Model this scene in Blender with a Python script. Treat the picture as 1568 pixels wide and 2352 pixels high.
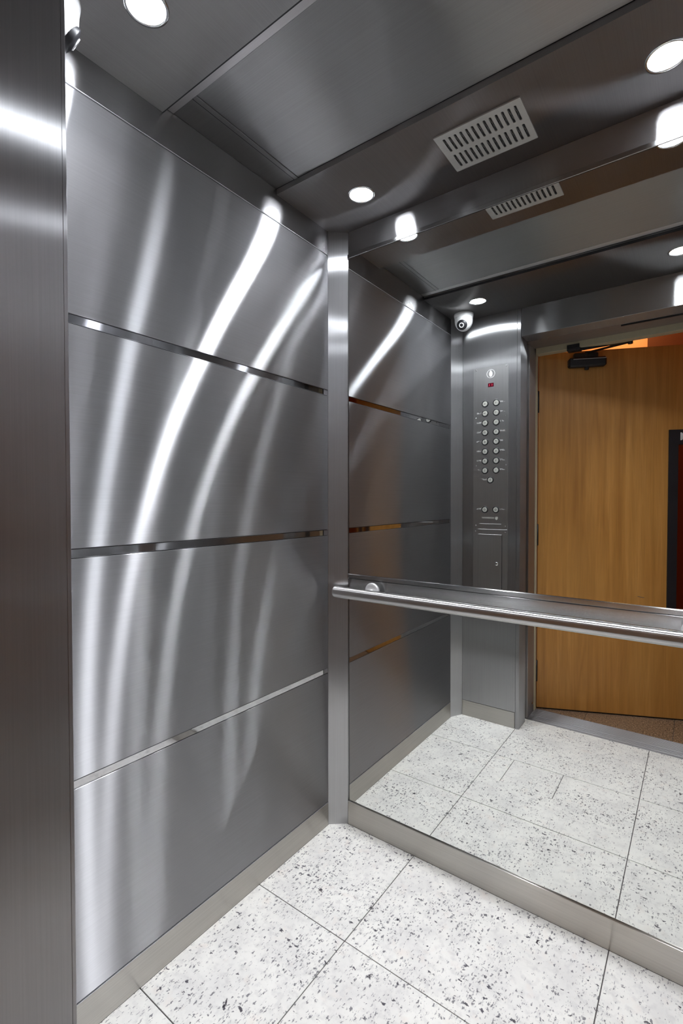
import bpy, bmesh, math, random
from mathutils import Vector, Matrix

for o in list(bpy.data.objects):
    bpy.data.objects.remove(o, do_unlink=True)
sc = bpy.context.scene
COL = sc.collection
random.seed(4)

# ------------------------------------------------------------------ camera
IMG_W, IMG_H = 1568, 2352
cam_d = bpy.data.cameras.new('camera')
cam = bpy.data.objects.new('camera', cam_d)
COL.objects.link(cam)
cam_d.sensor_fit = 'VERTICAL'
cam_d.sensor_height = 36.0
cam_d.lens = 1114.985 / IMG_H * 36.0
cam_d.clip_start = 0.01
yaw, pitch = math.radians(-36.4615), math.radians(-1.2503)
fwd = Vector((math.sin(yaw) * math.cos(pitch), math.cos(yaw) * math.cos(pitch), math.sin(pitch)))
right = Vector((math.cos(yaw), -math.sin(yaw), 0))
up = right.cross(fwd)
cam.matrix_world = Matrix.Translation((1.0963, -1.448, 1.2)) @ Matrix((right, up, -fwd)).transposed().to_4x4()
sc.camera = cam

# ------------------------------------------------------------------ world, exposure
w = bpy.data.worlds.new('world')
sc.world = w
w.use_nodes = True
w.node_tree.nodes['Background'].inputs[0].default_value = (0.9, 0.55, 0.3, 1)
w.node_tree.nodes['Background'].inputs[1].default_value = 0.06
sc.view_settings.view_transform = 'Standard'
sc.view_settings.look = 'None'
sc.view_settings.gamma = 1.0
sc.view_settings.use_curve_mapping = False
sc.view_settings.exposure = 0.0
cy = sc.cycles
cy.use_denoising = True
cy.max_bounces = 14
cy.glossy_bounces = 10
cy.diffuse_bounces = 4
cy.sample_clamp_indirect = 30.0
cy.sample_clamp_direct = 0.0
cy.blur_glossy = 0.3
LAMP = 215.0
BEAM = 2.45       # watts of each downlight's focused beam

# ------------------------------------------------------------------ materials
def newmat(name):
    m = bpy.data.materials.new(name)
    m.use_nodes = True
    nt = m.node_tree
    nt.nodes.clear()
    out = nt.nodes.new('ShaderNodeOutputMaterial')
    return m, nt, out

def mathn(nt, op, a, b=None, clamp=False):
    n = nt.nodes.new('ShaderNodeMath'); n.operation = op; n.use_clamp = clamp
    for i, v in enumerate((a, b)):
        if v is None: continue
        if isinstance(v, (int, float)): n.inputs[i].default_value = v
        else: nt.links.new(v, n.inputs[i])
    return n.outputs[0]

def scaled_pos(nt, s, off=(0, 0, 0)):
    g = nt.nodes.new('ShaderNodeNewGeometry')
    mp = nt.nodes.new('ShaderNodeMapping')
    mp.inputs['Scale'].default_value = s
    mp.inputs['Location'].default_value = off
    nt.links.new(g.outputs['Position'], mp.inputs['Vector'])
    return mp.outputs[0]

def noise(nt, vec, scale, detail=2.0, rough=0.5, dist=0.0):
    n = nt.nodes.new('ShaderNodeTexNoise')
    n.inputs['Scale'].default_value = scale
    n.inputs['Detail'].default_value = detail
    n.inputs['Roughness'].default_value = rough
    n.inputs['Distortion'].default_value = dist
    nt.links.new(vec, n.inputs['Vector'])
    return n.outputs['Fac']

def ramp(nt, fac, stops):
    n = nt.nodes.new('ShaderNodeValToRGB')
    e = n.color_ramp.elements
    while len(e) < len(stops): e.new(0.5)
    for el, (p, c) in zip(e, stops):
        el.position = p
        el.color = (c[0], c[1], c[2], 1) if not isinstance(c, (int, float)) else (c, c, c, 1)
    nt.links.new(fac, n.inputs[0])
    return n.outputs[0]

def mix(nt, fac, a, b, kind='MIX'):
    n = nt.nodes.new('ShaderNodeMix'); n.data_type = 'RGBA'; n.blend_type = kind
    for key, v in ((0, fac), (6, a), (7, b)):
        if isinstance(v, (int, float)): n.inputs[key].default_value = v
        elif isinstance(v, tuple): n.inputs[key].default_value = (v[0], v[1], v[2], 1)
        else: nt.links.new(v, n.inputs[key])
    return n.outputs[2]

def steel(name, brush, col=(0.55, 0.55, 0.56), rough=0.33, aniso=0.72, warp=0.0, grain=0.10, soft=0.0, wscale=3.0, around=False):
    """brushed stainless steel; brush is the grain direction in the place"""
    m, nt, out = newmat(name)
    bx = {'X': (1, 0, 0), 'Y': (0, 1, 0), 'Z': (0, 0, 1)}[brush] if isinstance(brush, str) else brush
    s = tuple(3.0 if abs(c) > 0.5 else 420.0 for c in bx)
    g = noise(nt, scaled_pos(nt, s), 1.0, 3.0, 0.6)
    fac = ramp(nt, g, [(0.25, 1.0 - grain), (0.75, 1.0)])
    c = mix(nt, 1.0, fac, col, 'MULTIPLY')
    t = nt.nodes.new('ShaderNodeCombineXYZ')
    for i in range(3): t.inputs[i].default_value = bx[i] + (0.004, 0.005, 0.006)[i]
    if around:      # grain runs round the bar instead of along it
        cr = nt.nodes.new('ShaderNodeVectorMath'); cr.operation = 'CROSS_PRODUCT'
        gm = nt.nodes.new('ShaderNodeNewGeometry')
        nt.links.new(gm.outputs['Normal'], cr.inputs[0]); nt.links.new(t.outputs[0], cr.inputs[1])
        t = cr
    nrm = None
    if warp:
        b = nt.nodes.new('ShaderNodeBump')
        b.inputs['Strength'].default_value = 1.0
        b.inputs['Distance'].default_value = warp
        nt.links.new(noise(nt, scaled_pos(nt, (1, 1, 0.5)), wscale, 1.0), b.inputs['Height'])
        nrm = b.outputs[0]
    bs = nt.nodes.new('ShaderNodeBsdfAnisotropic')
    bs.distribution = 'MULTI_GGX'
    bs.inputs['Roughness'].default_value = rough
    bs.inputs['Anisotropy'].default_value = aniso
    nt.links.new(c, bs.inputs['Color'])
    nt.links.new(t.outputs[0], bs.inputs['Tangent'])
    if nrm: nt.links.new(nrm, bs.inputs['Normal'])
    sh = bs.outputs[0]
    if soft:
        b2 = nt.nodes.new('ShaderNodeBsdfAnisotropic')
        b2.distribution = 'MULTI_GGX'
        b2.inputs['Roughness'].default_value = 0.62
        b2.inputs['Anisotropy'].default_value = 0.25
        nt.links.new(c, b2.inputs['Color'])
        nt.links.new(t.outputs[0], b2.inputs['Tangent'])
        mx = nt.nodes.new('ShaderNodeMixShader')
        mx.inputs[0].default_value = soft
        nt.links.new(sh, mx.inputs[1]); nt.links.new(b2.outputs[0], mx.inputs[2])
        sh = mx.outputs[0]
    nt.links.new(sh, out.inputs[0])
    return m

def plain(name, col, rough=0.5, metal=0.0, emit=0.0, ecol=None, coat=0.0):
    m, nt, out = newmat(name)
    p = nt.nodes.new('ShaderNodeBsdfPrincipled')
    f = noise(nt, scaled_pos(nt, (1, 1, 1)), 60.0, 2.0)
    c = mix(nt, f, tuple(v * 0.93 for v in col), tuple(min(1, v * 1.05) for v in col))
    nt.links.new(c, p.inputs['Base Color'])
    p.inputs['Roughness'].default_value = rough
    p.inputs['Metallic'].default_value = metal
    p.inputs['Coat Weight'].default_value = coat
    if emit:
        p.inputs['Emission Color'].default_value = (*(ecol or col), 1)
        p.inputs['Emission Strength'].default_value = emit
    nt.links.new(p.outputs[0], out.inputs[0])
    return m

M = {}
M['panel'] = steel('brushed steel wall panel', 'Y', (0.53, 0.53, 0.545), 0.29, 0.88, warp=0.0012, soft=0.14, wscale=2.2)
M['frieze'] = steel('brushed steel frieze', 'Y', (0.36, 0.355, 0.36), 0.24, 0.78, soft=0.05)
M['header'] = steel('brushed steel header', 'X', (0.38, 0.375, 0.38), 0.25, 0.80, soft=0.05)
M['column'] = steel('brushed steel return column', 'Z', (0.48, 0.48, 0.49), 0.34, 0.82, warp=0.0010, soft=0.10)
M['post'] = steel('brushed steel corner post', 'Z', (0.60, 0.60, 0.61), 0.34, 0.82, soft=0.10)
M['base_y'] = steel('brushed steel baseboard along the side', 'Y', (0.58, 0.56, 0.52), 0.30, 0.70, grain=0.16, soft=0.1)
M['base_x'] = steel('brushed steel baseboard along the back', 'X', (0.60, 0.58, 0.54), 0.30, 0.70, grain=0.16, soft=0.1)
M['ceil'] = steel('brushed steel ceiling sheet', 'Y', (0.38, 0.37, 0.37), 0.30, 0.84, warp=0.0012, soft=0.10)
M['ceil_mid'] = steel('brushed steel recessed ceiling sheet', 'X', (0.38, 0.375, 0.37), 0.31, 0.80, warp=0.0012, soft=0.15)
M['band'] = steel('brushed steel mirror band', 'X', (0.36, 0.36, 0.36), 0.26, 0.72)
M['bead'] = plain('bright steel edge bead', (0.72, 0.72, 0.74), 0.30, 0.85)
M['cast'] = plain('satin cast bracket', (0.66, 0.66, 0.66), 0.42, 0.6)
M['rail'] = steel('brushed steel tube', 'X', (0.62, 0.61, 0.60), 0.27, 0.80, around=True)
M['plate'] = steel('brushed steel faceplate', 'Z', (0.55, 0.55, 0.55), 0.40, 0.62, soft=0.08)
M['strip_light'] = steel('light satin ceiling strip', 'X', (0.62, 0.60, 0.60), 0.45, 0.5, soft=0.3)
M['vent'] = steel('satin steel vent plate', 'X', (0.62, 0.61, 0.58), 0.55, 0.2, soft=0.5)
M['sill'] = steel('ribbed aluminium sill', 'X', (0.42, 0.42, 0.44), 0.38, 0.5, soft=0.2)
M['jamb'] = steel('brushed steel door jamb', 'Z', (0.50, 0.48, 0.47), 0.36, 0.6, soft=0.1)
M['soffit'] = steel('dull steel soffit', 'X', (0.36, 0.32, 0.30), 0.45, 0.4, soft=0.3)
M['shine'] = plain('polished steel strip', (0.62, 0.62, 0.64), 0.045, 1.0)
M['chrome'] = plain('chrome', (0.75, 0.75, 0.75), 0.12, 1.0)
def mirror_mat():
    m, nt, out = newmat('silvered mirror glass with a little dust')
    p = nt.nodes.new('ShaderNodeBsdfAnisotropic')
    p.inputs['Roughness'].default_value = 0.0
    p.inputs['Color'].default_value = (0.80, 0.815, 0.80, 1)
    d = nt.nodes.new('ShaderNodeBsdfDiffuse'); d.inputs['Color'].default_value = (0.8, 0.8, 0.8, 1)
    v = nt.nodes.new('ShaderNodeTexVoronoi'); v.inputs['Scale'].default_value = 130
    nt.links.new(scaled_pos(nt, (1, 1, 1)), v.inputs['Vector'])
    patch = ramp(nt, noise(nt, scaled_pos(nt, (1, 1, 1), (0.35, 0, 0.4)), 4.0, 1.0), [(0.55, 0.0), (0.70, 0.16)])
    sep = nt.nodes.new('ShaderNodeSeparateXYZ'); gm = nt.nodes.new('ShaderNodeNewGeometry')
    nt.links.new(gm.outputs['Position'], sep.inputs[0])
    patch = mathn(nt, 'MULTIPLY', patch, mathn(nt, 'MULTIPLY', mathn(nt, 'SUBTRACT', sep.outputs[2], 1.80), 6.0, True))
    f = mathn(nt, 'MULTIPLY', mathn(nt, 'SUBTRACT', patch, v.outputs['Distance']), 12.0, True)
    mx = nt.nodes.new('ShaderNodeMixShader')
    nt.links.new(f, mx.inputs[0]); nt.links.new(p.outputs[0], mx.inputs[1]); nt.links.new(d.outputs[0], mx.inputs[2])
    nt.links.new(mx.outputs[0], out.inputs[0])
    return m
M['mirror'] = mirror_mat()
M['black'] = plain('dark gap', (0.012, 0.012, 0.014), 0.6)
M['grout'] = plain('dark grey grout', (0.10, 0.09, 0.09), 0.8)
M['blackpl'] = plain('black painted metal', (0.012, 0.012, 0.015), 0.45)
M['white'] = plain('white plastic', (0.80, 0.80, 0.80), 0.35)
M['button'] = plain('pale grey button cap', (0.62, 0.62, 0.57), 0.35, 0.3)
M['ink'] = plain('dark engraving', (0.10, 0.10, 0.10), 0.6)
M['lightmark'] = plain('light engraving', (0.75, 0.75, 0.75), 0.5)
M['glass_red'] = plain('dark red display window', (0.06, 0.0, 0.006), 0.15)
M['led'] = plain('red display segment', (0.3, 0.02, 0.04), 0.4, emit=0.35, ecol=(1.0, 0.05, 0.12))
M['cream'] = plain('cream painted frame', (0.50, 0.44, 0.30), 0.5)
M['orange'] = plain('orange painted wall', (0.85, 0.40, 0.15), 0.7)
M['orange_shaded'] = plain('orange pillar with painted shade', (0.36, 0.11, 0.035), 0.7)  # darker colour stands in for the weaker light on this wall plane
M['hallceil'] = plain('warm white hall ceiling', (0.75, 0.60, 0.42), 0.7)

m, nt, out = newmat('lit lamp lens')
e = nt.nodes.new('ShaderNodeEmission')
e.inputs[0].default_value = (0.90, 0.94, 1.0, 1)
e.inputs[1].default_value = LAMP
nt.links.new(e.outputs[0], out.inputs[0])
M['lamp'] = m

# clear glass of the vision panel
m, nt, out = newmat('clear pane')
p = nt.nodes.new('ShaderNodeBsdfPrincipled')
p.inputs['Base Color'].default_value = (0.75, 0.6, 0.5, 1)
p.inputs['Roughness'].default_value = 0.02
p.inputs['Transmission Weight'].default_value = 1.0
nt.links.new(p.outputs[0], out.inputs[0])
M['glass'] = m

# white granite with dark flecks
def granite():
    m, nt, out = newmat('white flecked granite')
    pos = scaled_pos(nt, (1, 1, 1))
    # cloudy ground
    g = noise(nt, pos, 9.0, 4.0, 0.6)
    base = ramp(nt, g, [(0.30, (0.74, 0.73, 0.70)), (0.60, (0.86, 0.85, 0.80))])
    g2 = noise(nt, pos, 45.0, 3.0, 0.6)
    base = mix(nt, ramp(nt, g2, [(0.50, 0.0), (0.72, 0.6)]), base, (0.60, 0.59, 0.57))
    g3 = noise(nt, scaled_pos(nt, (1, 1, 1), (3.1, 1.7, 0)), 20.0, 2.0)
    base = mix(nt, ramp(nt, g3, [(0.60, 0.0), (0.75, 0.30)]), base, (0.80, 0.68, 0.60))
    clus = noise(nt, scaled_pos(nt, (1, 1, 1), (7.3, 2.2, 0)), 6.0, 2.0)
    def flecks(vec, scale, lo, hi, thr_sc, col, amount=1.0, rand=1.0):
        nonlocal base
        v = nt.nodes.new('ShaderNodeTexVoronoi')
        v.inputs['Scale'].default_value = scale
        v.inputs['Randomness'].default_value = rand
        wv = nt.nodes.new('ShaderNodeVectorMath'); wv.operation = 'ADD'
        nz = nt.nodes.new('ShaderNodeTexNoise'); nz.inputs['Scale'].default_value = scale * 1.9; nz.inputs['Detail'].default_value = 3
        nt.links.new(vec, nz.inputs['Vector'])
        sm = nt.nodes.new('ShaderNodeVectorMath'); sm.operation = 'SCALE'; sm.inputs['Scale'].default_value = 1.5 / scale
        nt.links.new(nz.outputs['Color'], sm.inputs[0])
        nt.links.new(vec, wv.inputs[0]); nt.links.new(sm.outputs[0], wv.inputs[1])
        nt.links.new(wv.outputs[0], v.inputs['Vector'])
        sep = nt.nodes.new('ShaderNodeSeparateColor'); nt.links.new(v.outputs['Color'], sep.inputs[0])
        # only some cells hold a fleck, more where the cluster noise is high; size differs cell by cell
        has = mathn(nt, 'ADD', sep.outputs[0], mathn(nt, 'MULTIPLY', mathn(nt, 'SUBTRACT', clus, 0.5), 1.3))
        size = mathn(nt, 'MULTIPLY', ramp(nt, has, [(thr_sc, 0.0), (min(1, thr_sc + 0.25), 1.0)]), hi)
        size = mathn(nt, 'MULTIPLY', size, mathn(nt, 'ADD', mathn(nt, 'MULTIPLY', sep.outputs[1], 0.9), 0.35))
        d = mathn(nt, 'SUBTRACT', size, v.outputs['Distance'])
        f = mathn(nt, 'MULTIPLY', mathn(nt, 'MULTIPLY', d, 9.0, True), amount)
        base = mix(nt, f, base, col)
    flecks(scaled_pos(nt, (1.0, 0.55, 1)), 150.0, 0, 0.42, 0.52, (0.13, 0.125, 0.14), 0.85)
    flecks(scaled_pos(nt, (1.0, 0.42, 1), (2.3, 6.1, 0)), 230.0, 0, 0.40, 0.40, (0.30, 0.29, 0.30), 0.75)
    flecks(scaled_pos(nt, (0.6, 1.0, 1), (0.3, 0.9, 0)), 95.0, 0, 0.33, 0.60, (0.055, 0.05, 0.065), 0.95)
    flecks(scaled_pos(nt, (0.9, 0.7, 1), (1.3, 4.9, 0)), 42.0, 0, 0.21, 0.70, (0.02, 0.013, 0.022), 1.0)
    flecks(scaled_pos(nt, (1, 1, 1), (5.3, 2.9, 0)), 30.0, 0, 0.13, 0.80, (0.16, 0.06, 0.07), 0.8)
    p = nt.nodes.new('ShaderNodeBsdfPrincipled')
    nt.links.new(base, p.inputs['Base Color'])
    p.inputs['Roughness'].default_value = 0.42
    p.inputs['Specular IOR Level'].default_value = 0.35
    nt.links.new(p.outputs[0], out.inputs[0])
    return m
M['granite'] = granite()

def brown_granite():
    m, nt, out = newmat('brown granite')
    g = noise(nt, scaled_pos(nt, (1, 1, 1)), 130.0, 3.0, 0.7)
    c = ramp(nt, g, [(0.35, (0.05, 0.03, 0.02)), (0.5, (0.20, 0.12, 0.07)), (0.65, (0.42, 0.30, 0.19))])
    p = nt.nodes.new('ShaderNodeBsdfPrincipled')
    nt.links.new(c, p.inputs['Base Color'])
    p.inputs['Roughness'].default_value = 0.35
    nt.links.new(p.outputs[0], out.inputs[0])
    return m
M['brown_granite'] = brown_granite()

def wood():
    m, nt, out = newmat('honey wood veneer')
    a = noise(nt, scaled_pos(nt, (26, 26, 1.3)), 1.0, 3.0, 0.6, 0.6)
    b = noise(nt, scaled_pos(nt, (160, 160, 5.0)), 1.0, 3.0, 0.7)
    l = noise(nt, scaled_pos(nt, (2.2, 2.2, 0.8)), 1.0, 1.0)
    c = ramp(nt, a, [(0.30, (0.38, 0.155, 0.026)), (0.50, (0.48, 0.21, 0.040)), (0.72, (0.58, 0.275, 0.065))])
    c = mix(nt, ramp(nt, b, [(0.40, 0.0), (0.70, 0.35)]), c, (0.27, 0.12, 0.03))
    c = mix(nt, ramp(nt, l, [(0.35, 0.0), (0.7, 0.30)]), c, (0.58, 0.32, 0.09))
    p = nt.nodes.new('ShaderNodeBsdfPrincipled')
    nt.links.new(c, p.inputs['Base Color'])
    p.inputs['Roughness'].default_value = 0.45
    bp = nt.nodes.new('ShaderNodeBump'); bp.inputs['Strength'].default_value = 0.15; bp.inputs['Distance'].default_value = 0.0005
    nt.links.new(b, bp.inputs['Height']); nt.links.new(bp.outputs[0], p.inputs['Normal'])
    nt.links.new(p.outputs[0], out.inputs[0])
    return m
M['wood'] = wood()

# ------------------------------------------------------------------ helpers
def root_of(o):
    while o.parent: o = o.parent
    return o

def link(name, bm, mat, parent=None, smooth=False, origin=None):
    """one mesh object; bm holds world coordinates"""
    off = None
    if parent is not None:
        off = root_of(parent).location.copy()
    elif origin is not None:
        off = Vector(origin)
    if off is not None:
        bmesh.ops.translate(bm, verts=bm.verts, vec=-off)
    me = bpy.data.meshes.new(name)
    bm.to_mesh(me); bm.free()
    if smooth:
        for p in me.polygons: p.use_smooth = True
    me.materials.append(M[mat] if isinstance(mat, str) else mat)
    o = bpy.data.objects.new(name, me)
    COL.objects.link(o)
    if parent is not None:
        o.parent = parent
    elif off is not None:
        o.location = off
    return o

def thing(name, loc, label=None, cat=None, group=None, kind=None):
    o = bpy.data.objects.new(name, None)
    o.empty_display_size = 0.05
    COL.objects.link(o)
    o.location = loc
    return tag(o, label, cat, group, kind)

def tag(o, label=None, cat=None, group=None, kind=None):
    if label: o['label'] = label
    if cat: o['category'] = cat
    if group: o['group'] = group
    if kind: o['kind'] = kind
    return o

def bbox(bm, x0, x1, y0, y1, z0, z1):
    vs = [bm.verts.new((x, y, z)) for x in (x0, x1) for y in (y0, y1) for z in (z0, z1)]
    for f in ((0, 1, 3, 2), (4, 6, 7, 5), (0, 4, 5, 1), (2, 3, 7, 6), (0, 2, 6, 4), (1, 5, 7, 3)):
        bm.faces.new([vs[i] for i in f])
    return vs

def bevel_all(bm, r, seg=1):
    if r > 0:
        bmesh.ops.bevel(bm, geom=list(bm.edges), offset=r, segments=seg, profile=0.5, affect='EDGES')

def box(name, x0, x1, y0, y1, z0, z1, mat, parent=None, bev=0.0, seg=1):
    bm = bmesh.new()
    bbox(bm, x0, x1, y0, y1, z0, z1)
    bmesh.ops.recalc_face_normals(bm, faces=bm.faces)
    bevel_all(bm, bev, seg)
    return link(name, bm, mat, parent)

def prism_bm(pts, z0, z1, axis='Z'):
    bm = bmesh.new()
    def mk(p, t):
        return {'Z': (p[0], p[1], t), 'Y': (p[0], t, p[1]), 'X': (t, p[0], p[1])}[axis]
    a = [bm.verts.new(mk(p, z0)) for p in pts]
    b = [bm.verts.new(mk(p, z1)) for p in pts]
    bm.faces.new(a); bm.faces.new(b[::-1])
    n = len(pts)
    for i in range(n):
        bm.faces.new([a[i], b[i], b[(i + 1) % n], a[(i + 1) % n]])
    bmesh.ops.recalc_face_normals(bm, faces=bm.faces)
    return bm

def frame_mat(axis):
    """matrix whose local z is the given axis"""
    z = Vector(axis).normalized()
    x = z.orthogonal().normalized()
    y = z.cross(x)
    return Matrix((x, y, z)).transposed().to_4x4()

def lathe_bm(profile, centre, axis=(0, 0, 1), seg=32, cap=True):
    """profile: (radius, distance along axis)"""
    bm = bmesh.new()
    mt = Matrix.Translation(centre) @ frame_mat(axis)
    rings = []
    for r, h in profile:
        if r < 1e-6:
            rings.append([bm.verts.new(mt @ Vector((0, 0, h)))])
        else:
            rings.append([bm.verts.new(mt @ Vector((r * math.cos(2 * math.pi * k / seg), r * math.sin(2 * math.pi * k / seg), h))) for k in range(seg)])
    for a, b in zip(rings, rings[1:]):
        for k in range(seg):
            k2 = (k + 1) % seg
            if len(a) == 1 and len(b) == 1: continue
            if len(a) == 1: bm.faces.new([a[0], b[k], b[k2]])
            elif len(b) == 1: bm.faces.new([a[k], b[0], a[k2]])
            else: bm.faces.new([a[k], b[k], b[k2], a[k2]])
    if cap:
        for r in (rings[0], rings[-1]):
            if len(r) > 2: bm.faces.new(r)
    bmesh.ops.recalc_face_normals(bm, faces=bm.faces)
    return bm

def bar_bm(p0, p1, wx, wz):
    """rectangular bar from p0 to p1, wx wide sideways, wz high"""
    p0, p1 = Vector(p0), Vector(p1)
    d = (p1 - p0).normalized()
    side = d.cross(Vector((0, 0, 1))).normalized()
    u = side.cross(d)
    bm = bmesh.new()
    vs = []
    for p in (p0, p1):
        for a, b in ((-1, -1), (1, -1), (1, 1), (-1, 1)):
            vs.append(bm.verts.new(p + side * a * wx / 2 + u * b * wz / 2))
    for f in ((0, 1, 2, 3), (7, 6, 5, 4), (0, 4, 5, 1), (1, 5, 6, 2), (2, 6, 7, 3), (3, 7, 4, 0)):
        bm.faces.new([vs[i] for i in f])
    bmesh.ops.recalc_face_normals(bm, faces=bm.faces)
    return bm

def text_bm(body, size, mtx, extrude=0.0003, bold=0.0):
    cu = bpy.data.curves.new('text', 'FONT')
    cu.body = body; cu.size = size; cu.extrude = extrude; cu.offset = bold
    cu.align_x = 'CENTER'; cu.align_y = 'CENTER'
    o = bpy.data.objects.new('text', cu)
    COL.objects.link(o)
    bpy.context.view_layer.update()
    me = bpy.data.meshes.new_from_object(o.evaluated_get(bpy.context.evaluated_depsgraph_get()))
    bm = bmesh.new(); bm.from_mesh(me)
    bm.transform(mtx)
    bpy.data.objects.remove(o, do_unlink=True)
    bpy.data.curves.remove(cu); bpy.data.meshes.remove(me)
    return bm

def facing_back(x, y, z):
    """letters that face +Y (towards the mirror), upright"""
    return Matrix.Translation((x, y, z)) @ Matrix(((-1, 0, 0, 0), (0, 0, 1, 0), (0, 1, 0, 0), (0, 0, 0, 1)))

# ------------------------------------------------------------------ measures (metres)
W = 1.242            # cab width
H = 2.175            # cab height
YF = -1.109          # inner face of the front wall
PL = (0.0, -0.046); PR = (0.0556, 0.0)      # back corner post edges
FL = (0.0, -1.041); FR = (0.038, YF)        # front corner post edges
XC = 0.349           # door side of the return column
XR = 1.200           # right side of the opening
ZB = 0.084           # baseboard
STR = [(1.5848, 1.6048), (1.0754, 1.0959), (0.5676, 0.5863)]
ZT = 2.092

# ------------------------------------------------------------------ floor
floor = box('floor', -0.02, W + 0.02, -1.262, 0.02, -0.03, -0.0025, 'grout')
tag(floor, 'white flecked granite tile floor of the lift cab', 'floor', kind='structure')
JX, JY = [0.331, 0.915], [-0.398, -0.801]
g = 0.0013
xs = [0.0] + JX + [W]; ys = [0.0] + JY + [-1.262]
def tile(x0, x1, y0, y1):
    return box('tile', x0, x1, y0, y1, -0.0025, 0.0, 'granite', floor, 0.0004)
for i in range(3):
    for j in range(3):
        x0, x1 = xs[i] + g, xs[i + 1] - g
        y1, y0 = ys[j] - g, ys[j + 1] + g
        if i == 1 and j == 1:
            # this tile has a small piece cut in at its door side
            cx0, cx1, cyy = 0.421, 0.632, -0.595
            bm = prism_bm([(x0, y0), (cx0 - g, y0), (cx0 - g, cyy + .0005), (cx1 + g, cyy + .0005), (cx1 + g, y0), (x1, y0), (x1, y1), (x0, y1)], -0.0025, 0.0)
            link('tile', bm, 'granite', floor)
            tile(cx0 + g, cx1 - g, y0, cyy - .0003)
        elif j == 2:
            if i == 0:
                tile(x0, x1, y0 + 0.13, y1)
            else:
                tile(x0, x1, y0, y1)
        else:
            tile(x0, x1, y0, y1)

# ------------------------------------------------------------------ side walls
def side_wall(side):
    s = 1 if side == 'left' else -1
    X = (lambda v: v) if side == 'left' else (lambda v: W - v)
    def b(name, a0, a1, y0, y1, z0, z1, mat, par, bev=0.0):
        u, v = sorted((X(a0), X(a1)))
        return box(name, u, v, y0, y1, z0, z1, mat, par, bev)
    wl = b('wall_' + side, -0.03, -0.006, -1.25, 0.02, -0.03, H + 0.03, 'black', None)
    tag(wl, 'brushed steel %s cab wall of four panels and three polished strips' % side, 'wall', kind='structure')
    y0, y1 = FL[1] + 0.0015, PL[1] - 0.0015
    b('frieze', -0.006, -0.0005, y0, y1, ZT + 0.0012, H + 0.019, 'frieze', wl, 0.0008)
    edges = [ZT - 0.0022] + [v for t in STR for v in (t[1], t[0])] + [ZB + 0.0018]
    for k in range(4):
        b('panel', -0.006, 0.0, y0, y1, edges[2 * k + 1] + 0.0010, edges[2 * k] - 0.0010, 'panel', wl, 0.0007)
    b('edge_bead', -0.006, 0.0010, y0, y1, ZT - 0.0012, ZT + 0.0010, 'bead', wl, 0.0007)
    for z0, z1 in STR:
        b('strip', -0.006, -0.0012, y0, y1, z0 + 0.0004, z1 - 0.0004, 'shine', wl, 0.0009)
    bb = b('baseboard_' + side, -0.006, 0.0012, y0, y1, 0.0, ZB, 'base_y', None, 0.0008)
    tag(bb, 'brushed steel baseboard along the %s cab wall' % side, 'baseboard', kind='structure')
    b('edge_bead', -0.006, 0.0017, y0, y1, ZB - 0.0009, ZB + 0.0007, 'bead', bb, 0.0005)
side_wall('left'); side_wall('right')

# ------------------------------------------------------------------ back wall, mirror
wb = box('wall_back', -0.03, W + 0.03, 0.009, 0.03, -0.03, H + 0.03, 'black')
tag(wb, 'steel back cab wall that carries the mirror', 'wall', kind='structure')
MX0, MX1 = PR[0], W - PR[0]
box('frieze', MX0 + 0.001, MX1 - 0.001, -0.0005, 0.009, 2.0945, H, 'header', wb, 0.0008)
tr = box('trim_1', MX0 + 0.001, MX1 - 0.001, -0.006, 0.009, 2.0785, 2.0930, 'band', None, 0.0012)
tag(tr, 'narrow shiny steel strip along the top edge of the mirror', 'trim', kind='structure')
bb = box('baseboard_back', MX0 + 0.0015, MX1 - 0.0015, -0.0012, 0.009, 0.0, 0.0870, 'base_x', None, 0.0010)
tag(bb, 'brushed steel baseboard below the mirror on the back wall', 'baseboard', kind='structure')
tilt = math.radians(0.2158)
mir = thing('mirror', (W / 2, 0, 0.088), 'wall-wide mirror on the back cab wall, crossed by the handrail', 'mirror')
def pane(z0, z1):
    bm = bmesh.new()
    x0, x1 = MX0 + 0.005, MX1 - 0.005
    f = lambda z: -(z - 1.2) * math.tan(tilt)
    pts = [(x, f(z) + t, z) for t in (0, 0.004) for x, z in ((x0, z0), (x1, z0), (x1, z1), (x0, z1))]
    vs = [bm.verts.new(p) for p in pts]
    for q in ((0, 1, 2, 3), (7, 6, 5, 4), (0, 4, 5, 1), (1, 5, 6, 2), (2, 6, 7, 3), (3, 7, 4, 0)):
        bm.faces.new([vs[i] for i in q])
    bmesh.ops.recalc_face_normals(bm, faces=bm.faces)
    link('mirror_pane', bm, 'mirror', mir)
pane(0.0885, 0.8415); pane(0.932, 2.0775)
tr = box('trim_2', MX0 + 0.002, MX1 - 0.002, -0.0030, 0.009, 0.8415, 0.918, 'band', None, 0.0012)
tag(tr, 'flat brushed steel band across the mirror behind the handrail', 'trim', kind='structure')
tr = box('trim_3', MX0 + 0.002, MX1 - 0.002, -0.0040, 0.009, 0.9195, 0.934, 'band', None, 0.0012)
tag(tr, 'thin steel lip along the top of the band behind the handrail', 'trim', kind='structure')

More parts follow.
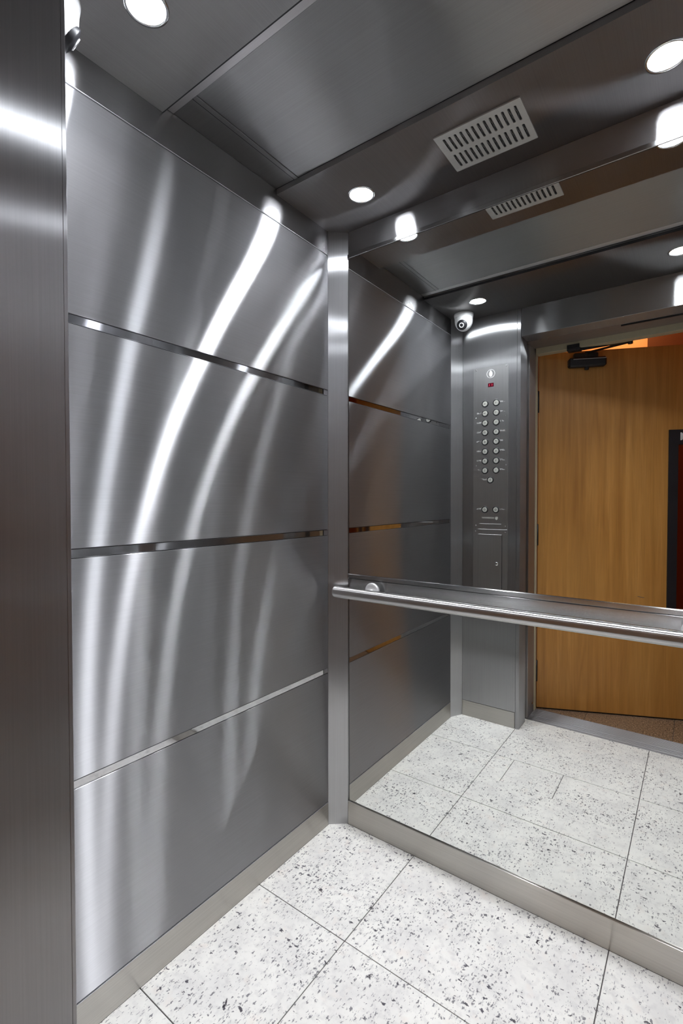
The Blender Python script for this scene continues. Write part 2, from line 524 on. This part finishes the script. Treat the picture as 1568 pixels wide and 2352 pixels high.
# corner posts
def post(name, pts, label):
    o = link(name, prism_bm(pts, 0.0, H), 'post')
    tag(o, label, 'corner post', kind='structure')
post('trim_4', [PL, PR, (PR[0], 0.012), (-0.012, 0.012), (-0.012, PL[1])], 'slanted brushed steel post in the back left cab corner')
post('trim_5', [(W, PL[1]), (W - PR[0], 0), (W - PR[0], 0.012), (W + 0.012, 0.012), (W + 0.012, PL[1])], 'slanted brushed steel post in the back right cab corner')
post('trim_6', [FL, FR, (FR[0], YF - 0.012), (-0.012, YF - 0.012), (-0.012, FL[1])], 'slanted brushed steel post in the front left corner below the camera dome')
post('trim_7', [(W, FL[1]), (W - FR[0], YF), (W - FR[0], YF - 0.012), (W + 0.012, YF - 0.012), (W + 0.012, FL[1])], 'slanted brushed steel post in the front right cab corner')

# ------------------------------------------------------------------ front wall: return columns and header
YB = -1.221
wf = box('wall_front', -0.012, XC - 0.004, YB, YF - 0.006, 0.0, H, 'column')
tag(wf, 'front cab wall with the return column that carries the control panel', 'wall', kind='structure')
box('panel', FR[0] + 0.0015, 0.3300, YF - 0.006, YF, 0.086, H, 'column', wf, 0.0006)
box('edge_strip', 0.3312, XC, YF - 0.006, YF, 0.0, H, 'column', wf, 0.0006)
box('side_sheet', XC - 0.0040, XC, YB, YF - 0.0062, 0.0, H, 'column', wf, 0.0006)
bb = box('baseboard_front', FR[0] + 0.0015, 0.3265, YF - 0.006, YF + 0.0012, 0.0, 0.0845, 'base_x', None, 0.0008)
tag(bb, 'brushed steel baseboard at the foot of the control panel column', 'baseboard', kind='structure')
box('return_sheet', XR, W + 0.012, YB, YF, 0.0, H, 'column', wf, 0.0006)
box('header_sheet', XC + 0.0015, XR - 0.0015, YB, YF - 0.001, 2.033, H, 'header', wf, 0.0008)
# soffit over the doorway, with the slot of the door drive
soff = box('trim_8', XC - 0.02, XR + 0.02, -1.372, YB - 0.001, 2.0345, 2.16, 'soffit', None, 0.0006)
tag(soff, 'dark steel soffit over the lift doorway', 'trim', kind='structure')
box('slot_edge', 0.78, XR - 0.01, -1.240, -1.232, 2.0285, 2.0345, 'black', soff)

# ------------------------------------------------------------------ ceiling
ceil = box('ceiling', -0.03, W + 0.03, -1.25, 0.03, H + 0.020, H + 0.04, 'black')
tag(ceil, 'brushed steel cab ceiling with a shallow raised middle field', 'ceiling', kind='structure')
zc = H + 0.017
def hole_panel(name, x0, x1, y0, y1, z0, z1, holes, mat, par):
    """flat sheet with round holes for the downlights, built as a ring of quads round each hole"""
    bm = bmesh.new()
    # split the sheet into columns around the holes
    cuts = [x0]
    for hx, hy, r in holes: cuts += [hx - 0.06, hx + 0.06]
    cuts.append(x1)
    def q(a, b, c, d, z): bm.faces.new([bm.verts.new((p[0], p[1], z)) for p in (a, b, c, d)])
    for a, b in zip(cuts, cuts[1:]):
        hole = [h for h in holes if abs((a + b) / 2 - h[0]) < 1e-4]
        if not hole:
            q((a, y0), (b, y0), (b, y1), (a, y1), z0); continue
        hx, hy, r = hole[0]
        ya, yb = hy - 0.06, hy + 0.06
        q((a, y0), (b, y0), (b, ya), (a, ya), z0)
        q((a, yb), (b, yb), (b, y1), (a, y1), z0)
        n = 32
        for k in range(n):
            t0, t1 = 2 * math.pi * k / n, 2 * math.pi * (k + 1) / n
            def sq(t):
                c, s = math.cos(t), math.sin(t); m_ = max(abs(c), abs(s)); return (hx + 0.06 * c / m_, hy + 0.06 * s / m_)
            ci = lambda t: (hx + r * math.cos(t), hy + r * math.sin(t))
            q(ci(t0), sq(t0), sq(t1), ci(t1), z0)
            v = [bm.verts.new(p) for p in ((*ci(t0), z0), (*ci(t1), z0), (*ci(t1), z1), (*ci(t0), z1))]
            bm.faces.new(v)
    # lips on the long sides
    for yy in (y0, y1):
        bm.faces.new([bm.verts.new(p) for p in ((x0, yy, z0), (x1, yy, z0), (x1, yy, z1), (x0, yy, z1))])
    bmesh.ops.remove_doubles(bm, verts=bm.verts, dist=1e-5)
    bmesh.ops.recalc_face_normals(bm, faces=bm.faces)
    return link(name, bm, mat, par)
SP = [(0.217, -0.152), (1.025, -0.152), (0.206, -0.890), (1.022, -0.895)]
R_H = 0.0405
hole_panel('panel', 0.0, W, -0.3120, 0.0, H, H + 0.017, [(SP[0][0], SP[0][1], R_H), (SP[1][0], SP[1][1], R_H)], 'ceil', ceil)
hole_panel('panel', 0.0, W, YF - 0.01, -0.7190, H, H + 0.017, [(SP[2][0], SP[2][1], R_H), (SP[3][0], SP[3][1], R_H)], 'ceil', ceil)
# raised middle field: side strips, frame strips and centre sheet
y0, y1 = -0.7175, -0.3135
a, b_ = 0.0766, 0.0930
box('side_panel', 0.0, a, -0.686, y1, zc, zc + 0.003, 'ceil_mid', ceil, 0.0005)
box('side_panel', W - a, W, -0.686, y1, zc, zc + 0.003, 'ceil_mid', ceil, 0.0005)
box('frame_strip', 0.0, W, y0 + 0.0035, -0.687, zc - 0.0015, zc + 0.003, 'strip_light', ceil, 0.0008)
box('joint_seal', 0.0, W, -0.7188, -0.7158, H + 0.0002, H + 0.010, 'black', ceil)
box('joint_seal', a - 0.0002, a + 0.0016, -0.686, y1, zc - 0.0008, zc + 0.001, 'black', ceil)
box('frame_strip', a + 0.0015, b_, -0.686, y1, zc - 0.0015, zc + 0.003, 'ceil_mid', ceil, 0.0008)
box('frame_strip', W - b_, W - a - 0.0015, -0.686, y1, zc - 0.0015, zc + 0.003, 'ceil_mid', ceil, 0.0008)
box('center_panel', b_ + 0.001, W - b_ - 0.001, -0.686, y1, zc, zc + 0.003, 'ceil_mid', ceil, 0.0005)

# downlights
def lamp_parts(root, cx, cy):
    link('trim_ring', lathe_bm([(0.0362, 0.004), (0.0362, -0.0015), (0.0375, -0.003), (0.0425, -0.0025), (0.0435, 0.0), (0.0400, 0.0005), (0.0395, 0.006)], (cx, cy, H), seg=48, cap=False), 'chrome', root, True)
    link('lens', lathe_bm([(0.0, 0.0005), (0.0360, 0.0005), (0.0360, 0.003)], (cx, cy, H), seg=48, cap=False), 'lamp', root)
    link('housing', lathe_bm([(0.0392, 0.001), (0.0392, 0.018), (0.0, 0.018)], (cx, cy, H), seg=32, cap=False), 'blackpl', root)
lab = ['round white downlight nearest the back left cab corner, left of the vent',
       'round white downlight in the ceiling right of the vent, by the mirror',
       'round white downlight beside the camera dome near the front left corner',
       'round white downlight at the door side of the ceiling on the right']
r0 = thing('downlight', (SP[0][0], SP[0][1], H), lab[0], 'downlight', 'round downlights in the cab ceiling')
lamp_parts(r0, *SP[0])
for (x, y), l in list(zip(SP, lab))[1:]:
    r = r0.copy(); COL.objects.link(r); r.location = (x, y, H); r['label'] = l
    for ch in list(r0.children):
        c = ch.copy(); COL.objects.link(c); c.parent = r

# the focused beam of each lamp
for x, y in SP:
    a_l = bpy.data.lights.new('downlight_beam', 'AREA'); a_l.shape = 'DISK'; a_l.size = 0.070
    a_l.energy = BEAM; a_l.spread = math.radians(105); a_l.color = (0.95, 0.96, 1.0)
    lo = bpy.data.objects.new('downlight_beam', a_l); COL.objects.link(lo); lo.location = (x, y, H - 0.0005)

# ceiling vent
vx0, vx1, vy0, vy1 = 0.507, 0.735, -0.237, -0.076
vent = thing('vent', ((vx0 + vx1) / 2, (vy0 + vy1) / 2, H), 'rectangular steel ceiling vent with two rows of slots', 'vent')
box('filter', vx0 + 0.008, vx1 - 0.008, vy0 + 0.008, vy1 - 0.008, H - 0.0010, H - 0.0002, 'black', vent)  # black sheet added to stand for the darkness inside the slots
def slotted():
    bm = bmesh.new()
    n = 13
    px0, px1 = 0.5285, 0.7165
    rows = [(-0.2195, -0.1640), (-0.1480, -0.0925)]
    hw = 0.0033
    pitch = (px1 - px0) / (n - 1)
    zb, zt = H - 0.0035, H - 0.0006
    def quad(x0, x1, y0, y1):
        bm.faces.new([bm.verts.new(p) for p in ((x0, y0, zb), (x1, y0, zb), (x1, y1, zb), (x0, y1, zb))])
    # solid bars
    yy = [vy0, rows[0][0], rows[0][1], rows[1][0], rows[1][1], vy1]
    for k in (0, 2, 4): quad(vx0, vx1, yy[k], yy[k + 1])
    for ya, yb in rows:
        edges = [vx0]
        for k in range(n): edges += [px0 + k * pitch - hw, px0 + k * pitch + hw]
        edges.append(vx1)
        for k in range(0, len(edges), 2): quad(edges[k], edges[k + 1], ya, yb)
        for k in range(n):
            cx = px0 + k * pitch
            # rounded ends of the slot and its walls
            m_ = 6
            loop = []
            for (yc, sgn) in ((ya + hw, -1), (yb - hw, 1)):
                for q in range(m_ + 1):
                    t = math.pi * q / m_
                    loop.append((cx + hw * math.cos(t) * (-sgn if sgn < 0 else 1), yc + sgn * hw * math.sin(t)))
                cy_ = yc + sgn * hw
                for half in (-1, 1):
                    pts = [(cx + half * hw, cy_)] + [(cx + half * hw * math.cos(math.pi / 2 * q / 3), yc + sgn * hw * math.sin(math.pi / 2 * q / 3)) for q in range(4)]
                    bm.faces.new([bm.verts.new((p[0], p[1], zb)) for p in pts])
            L = len(loop)
            for i in range(L):
                p, q2 = loop[i], loop[(i + 1) % L]
                bm.faces.new([bm.verts.new(v) for v in ((*p, zb), (*q2, zb), (*q2, zt), (*p, zt))])
    for p, q2 in (((vx0, vy0), (vx1, vy0)), ((vx1, vy0), (vx1, vy1)), ((vx1, vy1), (vx0, vy1)), ((vx0, vy1), (vx0, vy0))):
        bm.faces.new([bm.verts.new(v) for v in ((*p, zb), (*q2, zb), (*q2, H), (*p, H))])
    bmesh.ops.remove_doubles(bm, verts=bm.verts, dist=1e-6)
    return bm
link('grille', slotted(), 'vent', vent)

# camera dome
DC = Vector((0.083, -1.012, H))
dome = thing('security_camera', DC, 'small white dome camera on the ceiling in the front left corner', 'camera')
link('base', lathe_bm([(0.0, 0.0), (0.0495, 0.0), (0.050, -0.006), (0.048, -0.018), (0.0465, -0.019)], DC, seg=40, cap=False), 'white', dome, True)
prof = [(0.0470, -0.019)] + [(0.0465 * math.cos(t), -0.032 - 0.055 * math.sin(t)) for t in [math.pi / 2 * k / 10 for k in range(11)]]
link('shell', lathe_bm(prof, DC, seg=40, cap=False), 'white', dome, True)
v = Vector((0.10, 0.86, -0.42)).normalized()
ec = DC + Vector((0, 0, -0.048))
link('eye_ball', lathe_bm([(0.0, 0.047), (0.013, 0.0465), (0.0250, 0.0425), (0.0262, 0.040), (0.0262, 0.022)], ec, v, 40, False), 'blackpl', dome, True)
link('lens_ring', lathe_bm([(0.0085, 0.0465), (0.0085, 0.0485), (0.0125, 0.0485), (0.0130, 0.0455)], ec, v, 32, False), 'white', dome, True)
link('lens', lathe_bm([(0.0, 0.0490), (0.005, 0.0485), (0.0085, 0.0468)], ec, v, 24, False), 'blackpl', dome, True)

# ------------------------------------------------------------------ handrail
RZ, RY, RR = 0.8745, -0.055, 0.0203
rail = thing('handrail', (W / 2, 0, RZ), 'round brushed steel handrail across the mirror', 'handrail')
def tube_x(x0, x1, r):
    pr = [(0.0, 0.0), (r - 0.004, 0.0), (r - 0.001, 0.0012), (r, 0.004), (r, x1 - x0 - 0.004), (r - 0.001, x1 - x0 - 0.0012), (r - 0.004, x1 - x0), (0.0, x1 - x0)]
    return lathe_bm(pr, (x0, RY, RZ), (1, 0, 0), 64, False)
link('tube', tube_x(0.0375, W - 0.0375, RR), 'rail', rail, True)
for bx_ in (0.178, 1.089):
    br = link('bracket', lathe_bm([(0.0, 0.0), (0.0105, 0.0), (0.0105, 0.034)], (bx_, -0.003, RZ + 0.008), (0, -1, 0), 24), 'cast', rail, True)
    link('rosette', lathe_bm([(0.0, 0.0), (0.0255, 0.0), (0.0280, 0.0015), (0.0280, 0.0070), (0.0245, 0.0100), (0.012, 0.0110), (0.0, 0.0112)], (bx_, -0.0200, RZ + 0.0125), (0, -1, 0), 40, False), 'cast', br, True)

# ------------------------------------------------------------------ control panel
cp = thing('control_panel', (0.194, YF, 0.68), 'tall steel lift control panel with two columns of round buttons', 'control panel')
fy = YF + 0.0022
box('faceplate', 0.1000, 0.2880, YF, fy, 0.690, 1.907, 'plate', cp, 0.0007)
# emblem
em = [(0.0, 0.0185), (0.004, 0.012), (0.0085, 0.004), (0.0085, -0.006), (0.005, -0.013), (0.0, -0.016), (-0.005, -0.013), (-0.0085, -0.006), (-0.0085, 0.004), (-0.004, 0.012)]
link('emblem', prism_bm([(0.195 + p[0], 1.868 + p[1]) for p in em], fy, fy + 0.0006, 'Y'), 'lightmark', cp)
link('emblem', lathe_bm([(0.0205, 0.0), (0.0205, 0.0006), (0.0225, 0.0006), (0.0225, 0.0)], (0.195, fy, 1.868), (0, 1, 0), 32, False), 'lightmark', cp)
disp = box('display', 0.1800, 0.2105, fy - 0.0005, fy + 0.0006, 1.7985, 1.8190, 'glass_red', cp, 0.0004)
tag(disp, 'dark red floor display window')
for dx in (0.1885, 0.2020):
    box('digit', dx - 0.0016, dx + 0.0016, fy + 0.0006, fy + 0.0011, 1.8030, 1.8145, 'led', disp)
rows = [1.712 - 0.0507 * k for k in range(8)]
def button(x, z, txt, lab_side):
    b = link('button', lathe_bm([(0.0, 0.0034), (0.0118, 0.0034), (0.0128, 0.0026), (0.0130, 0.0)], (x, fy, z), (0, 1, 0), 28, False), 'button', cp, False)
    link('button_ring', lathe_bm([(0.0130, 0.0), (0.0134, 0.0034), (0.0165, 0.0036), (0.0188, 0.0)], (x, fy, z), (0, 1, 0), 28, False), 'black', b, True)
    if txt:
        link('number', text_bm(txt, 0.0135, facing_back(x, fy + 0.0036, z), bold=0.0002), 'ink', b)
    else:
        link('symbol', lathe_bm([(0.0030, 0.0), (0.0030, 0.0005), (0.0052, 0.0005), (0.0052, 0.0)], (x, fy + 0.0034, z), (0, 1, 0), 20, False), 'ink', b)
    if lab_side:
        # row of raised reading dots beside the button
        bm = bmesh.new()
        x0 = x + lab_side * 0.0225
        for c in range(5):
            for rr in range(2):
                if random.random() < 0.72:
                    cxx = x0 + lab_side * c * 0.0052
                    czz = z + 0.006 - rr * 0.0045
                    bbox(bm, cxx - 0.0020, cxx + 0.0020, fy, fy + 0.0007, czz - 0.0012, czz + 0.0012)
        bmesh.ops.recalc_face_normals(bm, faces=bm.faces)
        o = link('raised_dots', bm, 'lightmark', b)
        o['kind'] = 'stuff'
for k, z in enumerate(rows):
    button(0.2252, z, str(15 - 2 * k), 1)
    button(0.1652, z, str(16 - 2 * k), 0 if k == 0 else -1)
button(0.195, 1.306, '0', -1)
button(0.2245, 1.148, None, 1); button(0.1652, 1.148, None, -1)
for x, z in ((.115, 1.896), (.277, 1.897), (.115, 1.640), (.276, 1.639), (.116, 1.383), (.276, 1.383), (.115, 1.062), (.275, 1.062), (.114, 1.031), (.275, 1.031)):
    link('screw', lathe_bm([(0.0, 0.0012), (0.0022, 0.0010), (0.0032, 0.0)], (x, fy, z), (0, 1, 0), 14, False), 'chrome', cp, True)
# worn engraved line and shield mark
bm = bmesh.new()
xx = 0.150
while xx < 0.216:
    wd = random.choice((0.0014, 0.0022, 0.0030))
    bbox(bm, xx, xx + wd, fy, fy + 0.0004, 1.100, 1.1085)
    xx += wd + 0.0018
bmesh.ops.recalc_face_normals(bm, faces=bm.faces)
o = link('engraving', bm, M['button'], cp); o['kind'] = 'stuff'
link('shield_mark', prism_bm([(.222, 1.110), (.236, 1.110), (.236, 1.100), (.229, 1.091), (.222, 1.100)], fy, fy + 0.0004, 'Y'), 'button', cp)
for x0, x1, z in ((.137, .252, 1.072), (.130, .283, 1.0425)):
    box('seam_bar', x0, x1, fy, fy + 0.0010, z - 0.0012, z + 0.0012, 'lightmark', cp)
hatch = box('hatch', 0.1295, 0.2560, fy, fy + 0.0016, 0.705, 1.0155, 'plate', cp, 0.0006)
box('hatch_gap', 0.2562, 0.2592, fy - 0.0004, fy + 0.0004, 0.703, 1.0165, 'black', hatch)
link('lock', lathe_bm([(0.0, 0.0060), (0.0050, 0.0060), (0.0085, 0.0045), (0.0100, 0.0)], (0.230, fy + 0.0016, 0.860), (0, 1, 0), 24, False), 'chrome', hatch, True)

# ------------------------------------------------------------------ door side: sill, frame, leaf
sill = thing('threshold', (0.62, -1.34, 0.0), 'ribbed aluminium lift sill across the doorway', 'sill', kind='structure')
def ribbed(name, y0, y1, zt=0.001):
    n = max(2, int(round((y1 - y0) / 0.0095)))
    pts = [(y0, -0.03)]
    st = (y1 - y0) / n
    for k in range(n):
        a_, b2 = y0 + k * st, y0 + (k + 1) * st
        pts += [(a_ + st * .05, zt - 0.0035), (a_ + st * .25, zt), (b2 - st * .25, zt), (b2 - st * .05, zt - 0.0035)]
    pts += [(y1, -0.03)]
    link(name, prism_bm(pts, XC - 0.02, XR + 0.02, 'X'), 'sill', sill)
ribbed('sill_rail', -1.278, -1.2635)
ribbed('sill_rail', -1.322, -1.284)
ribbed('sill_rail', -1.430, -1.330)
box('sill_channel', XC - 0.02, XR + 0.02, -1.43, -1.263, -0.04, -0.012, 'black', sill)

fr = thing('door_1', (0.352, -1.43, 0.0), 'wooden lift landing door standing open outwards, in a cream edged steel frame', 'door', kind='structure')
# shaft gap and steel frame
box('gap_lining', XC - 0.05, XC - 0.045, -1.275, YB, 0.0, 2.16, 'black', fr)
box('gap_lining', XR + 0.045, XR + 0.05, -1.275, YB, 0.0, 2.16, 'black', fr)
box('frame_jamb', 0.300, 0.3480, -1.395, -1.272, 0.0, 2.12, 'jamb', fr, 0.0010)
box('frame_jamb', XR, XR + 0.05, -1.395, -1.272, 0.0, 2.12, 'jamb', fr, 0.0010)
box('frame_stop', 0.300, 0.3530, -1.424, -1.396, 0.0, 2.12, 'cream', fr, 0.0012)
box('frame_stop', XR - 0.004, XR + 0.05, -1.424, -1.396, 0.0, 2.12, 'cream', fr, 0.0012)
box('frame_lintel', 0.354, XR - 0.005, -1.424, -1.374, 2.002, 2.12, 'cream', fr, 0.0012)
link('rivet', lathe_bm([(0.0, 0.0035), (0.005, 0.003), (0.008, 0.0)], (0.348, -1.365, 0.050), (1, 0, 0), 18, False), 'chrome', fr, True)
ang = math.radians(23.65)
dd = Vector((math.cos(ang), -math.sin(ang), 0)); nn = Vector((math.sin(ang), math.cos(ang), 0))
h0 = Vector((0.3545, -1.432, 0))
def leafpt(s, t, z): return h0 + dd * s + nn * t + Vector((0, 0, z))
def leafbox(name, s0, s1, t0, t1, z0, z1, mat, par, bev=0.0):
    bm = bmesh.new()
    bbox(bm, s0, s1, t0, t1, z0, z1)
    bmesh.ops.recalc_face_normals(bm, faces=bm.faces)
    bevel_all(bm, bev)
    bm.transform(Matrix.Translation(h0) @ Matrix((dd, nn, Vector((0, 0, 1)))).transposed().to_4x4())
    return link(name, bm, mat, par)
S0, S1, V0, V1 = 0.0, 0.84, 0.700, 0.760
ZV0, ZV1 = 0.56, 1.490
def leaf():
    # leaf with the opening of the vision panel
    bm = bmesh.new()
    for s0, s1, z0, z1 in ((S0, V0, 0.009, 2.019), (V1, S1, 0.009, 2.019), (V0, V1, 0.009, ZV0), (V0, V1, ZV1, 2.019)):
        bbox(bm, s0, s1, -0.040, 0.0, z0, z1)
    bmesh.ops.recalc_face_normals(bm, faces=bm.faces)
    bm.transform(Matrix.Translation(h0) @ Matrix((dd, nn, Vector((0, 0, 1)))).transposed().to_4x4())
    return link('leaf', bm, 'wood', fr)
lf = leaf()
leafbox('bottom_seal', 0.004, S1, -0.036, -0.004, 0.002, 0.009, 'black', lf)
bm = bmesh.new()
for s0, s1, z0, z1 in ((0.655, V0, ZV0 - 0.05, 1.570), (V1, 0.805, ZV0 - 0.05, 1.570), (V0, V1, ZV1, 1.570), (V0, V1, ZV0 - 0.05, ZV0)):
    bbox(bm, s0, s1, 0.0, 0.008, z0, z1)
bmesh.ops.recalc_face_normals(bm, faces=bm.faces)
bm.transform(Matrix.Translation(h0) @ Matrix((dd, nn, Vector((0, 0, 1)))).transposed().to_4x4())
vf = link('window_frame', bm, 'blackpl', fr)
leafbox('window_pane', V0, V1, -0.014, -0.010, ZV0, ZV1, 'glass', vf)
mt = Matrix.Translation(leafpt(0.727, 0.0085, 1.531)) @ Matrix((-dd, Vector((0, 0, 1)), nn)).transposed().to_4x4()
link('letter', text_bm('M', 0.058, mt, bold=0.0008), 'white', vf)
for z in (1.75, 0.22, 1.0):
    link('hinge', lathe_bm([(0.0075, -0.060), (0.0075, 0.060)], (0.3515, -1.4285, z), (0, 0, 1), 14), 'blackpl', fr, True)
bm = bar_bm(leafpt(0.515, 0.0006, 0.668), leafpt(0.548, 0.0006, 0.662), 0.0008, 0.0022)
link('scratch', bm, 'ink', lf)

# door closer with its folded arm
cl = thing('door_closer', leafpt(0.24, 0.03, 1.92), 'black hydraulic door closer with folded arm on the wooden door', 'door closer')
leafbox('body', 0.148, 0.338, 0.0, 0.045, 1.925, 1.975, 'blackpl', cl, 0.008)
leafbox('mount_plate', 0.175, 0.30, 0.0, 0.030, 1.972, 2.004, 'blackpl', cl, 0.006)
leafbox('cover_edge', 0.170, 0.334, 0.044, 0.0475, 1.962, 1.966, 'jamb', cl)
link('spindle', lathe_bm([(0.011, -0.015), (0.011, 0.0), (0.009, 0.072), (0.009, 0.083)], leafpt(0.242, 0.024, 1.925), (0, 0, 1), 20), 'blackpl', cl, True)
elbow = Vector((0.797, -1.455, 2.008)); spn = leafpt(0.242, 0.024, 2.002); brk = Vector((0.545, -1.388, 1.994))
link('arm', bar_bm(spn, elbow, 0.018, 0.007), 'blackpl', cl)
link('arm', bar_bm(brk, elbow + Vector((0, 0, 0.006)), 0.020, 0.011), 'blackpl', cl)
link('elbow_joint', lathe_bm([(0.012, -0.010), (0.012, 0.012)], elbow, (0, 0, 1), 18), 'blackpl', cl, True)
box('foot_bracket', 0.513, 0.578, -1.415, -1.368, 1.990, 2.0018, 'blackpl', cl, 0.001)
box('foot_plate', 0.513, 0.574, -1.3738, -1.368, 2.0020, 2.022, 'blackpl', cl, 0.001)

# ------------------------------------------------------------------ landing hall beyond the door
fh = box('floor_hall', -1.4, 2.6, -3.6, -1.431, -0.03, -0.004, 'grout')
tag(fh, 'brown granite floor of the landing hall outside', 'floor', kind='structure')
for i in range(10):
    for j in range(5):
        x0 = -1.4 + i * 0.40 + 0.27 * 0; y1 = -1.4315 - j * 0.42
        box('tile', x0 + 0.001, x0 + 0.399, y1 - 0.419, y1, -0.004, 0.0, 'brown_granite', fh)
wh = box('wall_hall_back', -1.4, 2.6, -3.0, -2.95, 0.0, 2.75, 'orange')
tag(wh, 'orange wall at the far side of the landing hall', 'wall', kind='structure')
pw = box('wall_hall_pillar', 0.775, 2.6, -2.95, -2.70, 0.0, 2.75, 'orange_shaded')
tag(pw, 'pillar on the landing hall wall, shade put into its darker colour', 'wall', kind='structure')
o = box('wall_hall_left', -1.45, -1.4, -3.0, -1.43, 0.0, 2.75, 'orange'); tag(o, 'orange left end wall of the landing hall', 'wall', kind='structure')
o = box('wall_hall_right', 2.6, 2.65, -3.0, -1.43, 0.0, 2.75, 'orange'); tag(o, 'orange right end wall of the landing hall', 'wall', kind='structure')
bm = bmesh.new()
bbox(bm, -1.4, 0.299, -1.440, -1.400, 0, 2.75); bbox(bm, XR + 0.051, 2.6, -1.440, -1.400, 0, 2.75); bbox(bm, 0.299, XR + 0.051, -1.440, -1.400, 2.121, 2.75)
bmesh.ops.recalc_face_normals(bm, faces=bm.faces)
o = link('wall_hall_front', bm, 'orange'); tag(o, 'orange landing wall round the lift doorway', 'wall', kind='structure')
o = box('ceiling_hall', -1.45, 2.65, -3.0, -1.40, 2.75, 2.80, 'hallceil'); tag(o, 'warm white ceiling of the landing hall', 'ceiling', kind='structure')
hl = bpy.data.lights.new('hall_lamp', 'AREA'); hl.shape = 'DISK'; hl.size = 0.22; hl.energy = 8; hl.color = (1.0, 0.66, 0.36)
ho = bpy.data.objects.new('hall_lamp', hl); COL.objects.link(ho); ho.location = (0.55, -2.62, 2.735)
